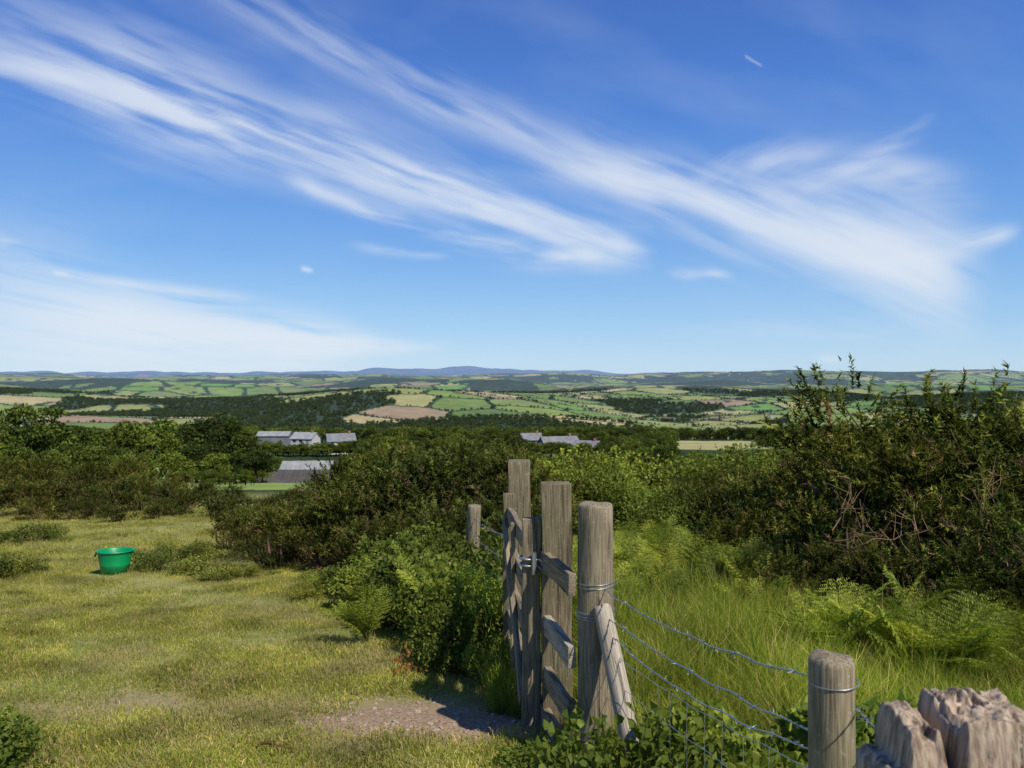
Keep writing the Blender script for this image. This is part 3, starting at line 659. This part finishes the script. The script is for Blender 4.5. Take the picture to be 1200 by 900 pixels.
def building(name,px,d,w,dp,hw,hr,rot,wm,rm,windows=True,chim=True,dz=0.,ribs=False):
    x=at(px,d); e=empty(name,(x,d,h1(x,d)+dz),(0,0,rot))
    v=[(-w/2,-dp/2,-4),(w/2,-dp/2,-4),(w/2,dp/2,-4),(-w/2,dp/2,-4),(-w/2,-dp/2,hw),(w/2,-dp/2,hw),(w/2,dp/2,hw),(-w/2,dp/2,hw),(-w/2,0,hw+hr),(w/2,0,hw+hr)]
    obj('walls',build('walls',v,[np.array([[0,1,5,4],[2,3,7,6]]),np.array([[1,2,6,9,5],[3,0,4,8,7]])],None,[wm]),parent=e)
    o=.35; tk=.18; k=hr/(dp/2)
    for s,nm in((-1,'roof_front'),(1,'roof_back')):
        a=[(-w/2-o,s*(dp/2+o),hw-o*k+.02),(w/2+o,s*(dp/2+o),hw-o*k+.02),(w/2+o,0,hw+hr+.02),(-w/2-o,0,hw+hr+.02)]
        v=a+[(p_[0],p_[1],p_[2]+tk) for p_ in a]
        obj(nm,build(nm,v,[np.array([[3,2,1,0],[4,5,6,7],[0,1,5,4],[1,2,6,5],[2,3,7,6],[3,0,4,7]])],None,[rm]),parent=e)
        if ribs:
            acc=Acc()
            for xx in np.arange(-w/2,w/2+.1,1.0): tube(acc,[(xx,s*(dp/2+o),hw-o*k+tk+.04),(xx,0,hw+hr+tk+.04)],.07,(0,0,0),4)
            obj(nm+'_ribs',acc.mesh(nm+'_ribs',[rm]),parent=e)
    if windows:
        q=0
        for xx in np.arange(-w/2+1.6,w/2-1,2.8):
            q+=1
            if q==3: boxm('door',xx-.45,xx+.45,-dp/2-.05,-dp/2+.02,0,2.05,M_slate,e)
            else: boxm('window_%d'%q,xx-.65,xx+.65,-dp/2-.04,-dp/2+.02,.95,2.1,M_glass_shade,e)
    if chim: boxm('chimney',w*.28,w*.28+.8,-.4,.4,hw+hr*.6,hw+hr+1.1,M_brick,e)
    return e
e=building('farm_barn',367,168,12.5,9,3.2,2.0,.05,M_dark,M_lroof,False,False,-1.0,True)
e=building('farm_barn',350,158,15.5,9,2.2,2.2,.03,M_dark,M_droof,False,False,-2.0,True)
for q in range(5): boxm('bay_opening_%d'%q,-7.1+q*2.9,-4.8+q*2.9,-4.56,-4.48,0,2.0,M_glass_shade,e)  # flat dark panels stand for the shade inside the open bays
building('bungalow',399,300,10.5,8,2.4,2.6,.35,M_white,M_slate,dz=2.7)
building('bungalow',358,310,9,8,2.4,2.2,-.2,M_white,M_lroof,dz=3.0)
building('farm_shed',322,322,13,8,2.4,1.5,.02,M_slate,M_lroof,False,False,dz=3.6)
building('farmhouse',655,290,14,8,2.6,2.6,.3,M_slate,M_slate,dz=1.8); building('farmhouse',688,284,9,7,2.4,2.4,-.35,M_white,M_slate,dz=.9); building('farmhouse',622,310,8,7,2.6,2.4,.2,M_slate,M_slate,dz=2.5)
for px,d in((560,620),(1010,1500),(905,2300),(470,1500),(780,2700),(1130,2100),(250,1700),(680,3300)): building('farmhouse',px,d,14,8,4.0,3,rs.uniform(-.6,.6),M_white,M_slate,dz=1)
acc=Acc()
for q in range(60):
    d=rs.uniform(8300,9300); px=rs.choice([1175,1190,1120,860,700])+rs.normal()*14; x=at(px,d); z=h1(x,d); w=rs.uniform(8,20)
    v=np.array([(0,0,-3),(w,0,-3),(w,w,-3),(0,w,-3),(0,0,8),(w,0,8),(w,w,8),(0,w,8)],float)+[x,d,z]
    acc.add(v,[np.array([[4,5,6,7],[0,1,5,4],[1,2,6,5],[3,0,4,7]])],(0,0,0))
obj('distant_village',acc.mesh('distant_village',[M_white]))
# ---------------------------------------------------------------- world sky
W=bpy.data.worlds.new('World'); scene.world=W; W.use_nodes=True; t=NT(W.node_tree)
SUN_AZ=math.radians(138); SUN_EL=math.radians(50)
sky=t.n('ShaderNodeTexSky',sky_type='NISHITA',sun_disc=False,sun_elevation=SUN_EL,sun_rotation=SUN_AZ,altitude=150,air_density=1.0,dust_density=.2,ozone_density=2.2)
tc=t.n('ShaderNodeTexCoord').outputs['Generated']; sp=t.n('ShaderNodeSeparateXYZ'); t.l(tc,sp.inputs[0])
cr=t.n('ShaderNodeValToRGB'); t.l(sp.outputs[2],cr.inputs[0]); r_=cr.color_ramp; r_.interpolation='B_SPLINE'
stops=[(0,(.50,.70,.92)),(.06,(.34,.59,.90)),(.16,(.145,.385,.84)),(.30,(.066,.23,.74)),(.46,(.046,.145,.55)),(1,(.03,.08,.33))]
while len(r_.elements)<len(stops): r_.elements.new(.5)
for el_,(p_,c_) in zip(r_.elements,stops): el_.position=p_; el_.color=(*c_,1)
ns=t.vm('MULTIPLY',sky.outputs[0],(.105,.115,.120))
c=t.mix(.78,ns,cr.outputs[0])
b1_=t.n('ShaderNodeBackground'); t.l(c,b1_.inputs[0]); b1_.inputs[1].default_value=1.0
wo=t.n('ShaderNodeOutputWorld'); t.l(b1_.outputs[0],wo.inputs[0])
# ---------------------------------------------------------------- cirrus clouds: a high sheet of ice cloud with density per vertex
az,el=np.meshgrid(np.radians(np.linspace(-50,50,1000)),np.radians(np.linspace(-.3,40,440)))
sh=az.shape; az=az.ravel(); el=el.ravel()
def ae(px,py):
    u=(px-600)/F; v=(440-py)/F; a=math.atan(u); return a,math.atan(v*math.cos(a))
T=np.ones_like(az)
def streak(pts,w0,w1,f0,f1,strg,ks,kt,seed,lo=.35,hi=.7,skew=0.,s0=1.,asym=1.):
    global T
    P_=[ae(*p) for p in pts]; co=np.polyfit([p[0] for p in P_],[p[1] for p in P_],min(2,len(P_)-1))
    wy=.014*(fbm(az*9,el*9,seed+40,4)-.5)
    tt=el+wy-np.polyval(co,az); a0,a1=P_[0][0],P_[-1][0]
    u=np.clip((az-a0)/(a1-a0),0,1)
    s=(w0+(w1-w0)*u)/F*(.55+.9*fbm(az*7,el*7,seed+.5,2))
    s=np.where(tt>0,s*asym,s)
    g=np.exp(-(tt/s)**2)
    win=sst(az,a0-f0*.5,a0+f0*.5)*(1-sst(az,a1-f1*.5,a1+f1*.5))
    wa=.05*(fbm(az*12,el*12,seed+60,3)-.5)
    nz=fbm((az+wa)*ks,(tt+az*skew)*kt,seed,7); nz2=fbm(az*ks*.9,tt*kt*.3,seed+9,4)
    nn=.6*nz+.4*nz2
    T=T*(1-np.clip(g*win*sst(nn,lo,hi)*strg*(s0+(1-s0)*u),0,1))
streak([(0,62),(400,188),(750,292)],40,24,.3,.06,.9,7,70,1.3,.28,.64,.05,1,1.2)
streak([(430,200),(590,245),(748,290)],16,15,.15,.05,.75,8,70,31.3,.2,.6,.03)
streak([(0,75),(60,85),(100,98)],18,6,.3,.05,.8,12,60,2.1,.3,.6)
streak([(0,10),(300,110),(560,200)],50,34,.3,.3,.22,6,40,2.9,.38,.72,.1)
streak([(230,-20),(620,165),(1110,335)],16,44,.2,.10,.85,8,70,3.7,.30,.66,.06,.4,1.2)
streak([(640,195),(900,250),(1130,318)],22,50,.2,.08,.75,7,54,4.2,.28,.62,.1)
streak([(880,265),(1000,290),(1110,330)],24,34,.12,.06,.7,8,54,34.2,.25,.6,.1)
streak([(820,205),(960,190),(1120,225)],24,20,.2,.1,.55,9,44,5.9,.34,.68,-.35)
streak([(900,235),(1000,195),(1075,150)],20,12,.15,.05,.5,9,44,15.9,.38,.68,.3)
streak([(980,305),(1080,292),(1185,270)],26,9,.12,.03,.85,8,50,6.4,.25,.6)
streak([(345,215),(480,262),(720,302)],10,14,.05,.06,.7,9,70,7.7,.32,.64,-.1)
streak([(640,298),(700,303)],7,5,.04,.03,.7,9,60,7.1,.3,.55)
streak([(790,315),(850,322)],6,4,.04,.03,.6,9,60,8.1,.3,.55)
streak([(0,350),(230,387),(495,406)],60,6,.3,.10,.95,7,100,9.5,.26,.58,.02)
streak([(0,395),(200,412),(400,422)],46,10,.3,.2,.8,6,70,10.5,.24,.6)
streak([(0,305),(60,318),(290,356)],9,7,.3,.1,.6,8,90,11.5,.38,.64)
streak([(0,283),(20,287)],7,3,.2,.02,.8,8,60,13.5,.3,.55)
streak([(354,314),(366,317)],3,2.5,.008,.008,.7,30,80,12.5,.15,.5)
streak([(64,317),(82,320)],4,3,.008,.008,.6,30,80,14.5,.15,.5)
streak([(872,66),(891,77)],1.2,1.0,.004,.004,.45,2,3,12.8,.0,.2)
streak([(0,220),(600,60),(1200,100)],150,220,.3,.3,.12,5,16,19.1,.4,.8,.2)
streak([(820,385),(980,388),(1200,375)],14,12,.2,.3,.22,8,40,21.1,.4,.7)
streak([(420,290),(480,296),(520,300)],5,4,.05,.04,.3,9,60,22.1,.35,.6)
streak([(960,417),(985,419)],4,3,.02,.02,.4,30,60,23.1,.2,.5)
D=1-T
Rr=60000.; vv=np.stack([Rr*np.cos(el)*np.sin(az),Rr*np.cos(el)*np.cos(az),Rr*np.sin(el)],1)
i=np.arange(sh[0]-1)[:,None]*sh[1]; j=np.arange(sh[1]-1)[None]; Fq=np.stack([i+j,i+j+1,i+sh[1]+j+1,i+sh[1]+j],-1).reshape(-1,4)
Fq=Fq[D[Fq].max(1)>.006]
m,t=newmat('cirrus_cloud'); a=t.n('ShaderNodeAttribute',attribute_name='Col').outputs['Fac']
em=t.n('ShaderNodeEmission'); em.inputs[0].default_value=(.84,.91,1,1); em.inputs[1].default_value=.9
tr=t.n('ShaderNodeBsdfTransparent'); mx=t.n('ShaderNodeMixShader'); t.l(t.m('MULTIPLY',a,.9),mx.inputs[0]); t.l(tr.outputs[0],mx.inputs[1]); t.l(em.outputs[0],mx.inputs[2])
o=t.n('ShaderNodeOutputMaterial'); t.l(mx.outputs[0],o.inputs[0])
try: m.cycles.emission_sampling='NONE'
except Exception: pass
obj('sky_cirrus_clouds',build('sky_cirrus_clouds',vv,[Fq],np.repeat(D[:,None],3,1),[m],True))
# sun
sd=bpy.data.lights.new('sun','SUN'); sd.energy=5.0; sd.angle=math.radians(.53); sd.color=(1,.94,.83)
so=bpy.data.objects.new('sun',sd); scene.collection.objects.link(so)
tv=Vector((math.sin(SUN_AZ)*math.cos(SUN_EL),math.cos(SUN_AZ)*math.cos(SUN_EL),math.sin(SUN_EL))); so.rotation_euler=tv.to_track_quat('Z','Y').to_euler()
# camera
cd=bpy.data.cameras.new('camera'); cd.sensor_width=36; cd.lens=27.03; cd.clip_start=.05; cd.clip_end=80000
cd.dof.use_dof=True; cd.dof.focus_distance=5.0; cd.dof.aperture_fstop=9
co=bpy.data.objects.new('camera',cd); scene.collection.objects.link(co); co.location=(0,0,1.6); co.rotation_euler=(math.radians(90-.64),0,0)
scene.camera=co
scene.view_settings.view_transform='Standard'; scene.view_settings.look='None'; scene.view_settings.exposure=0
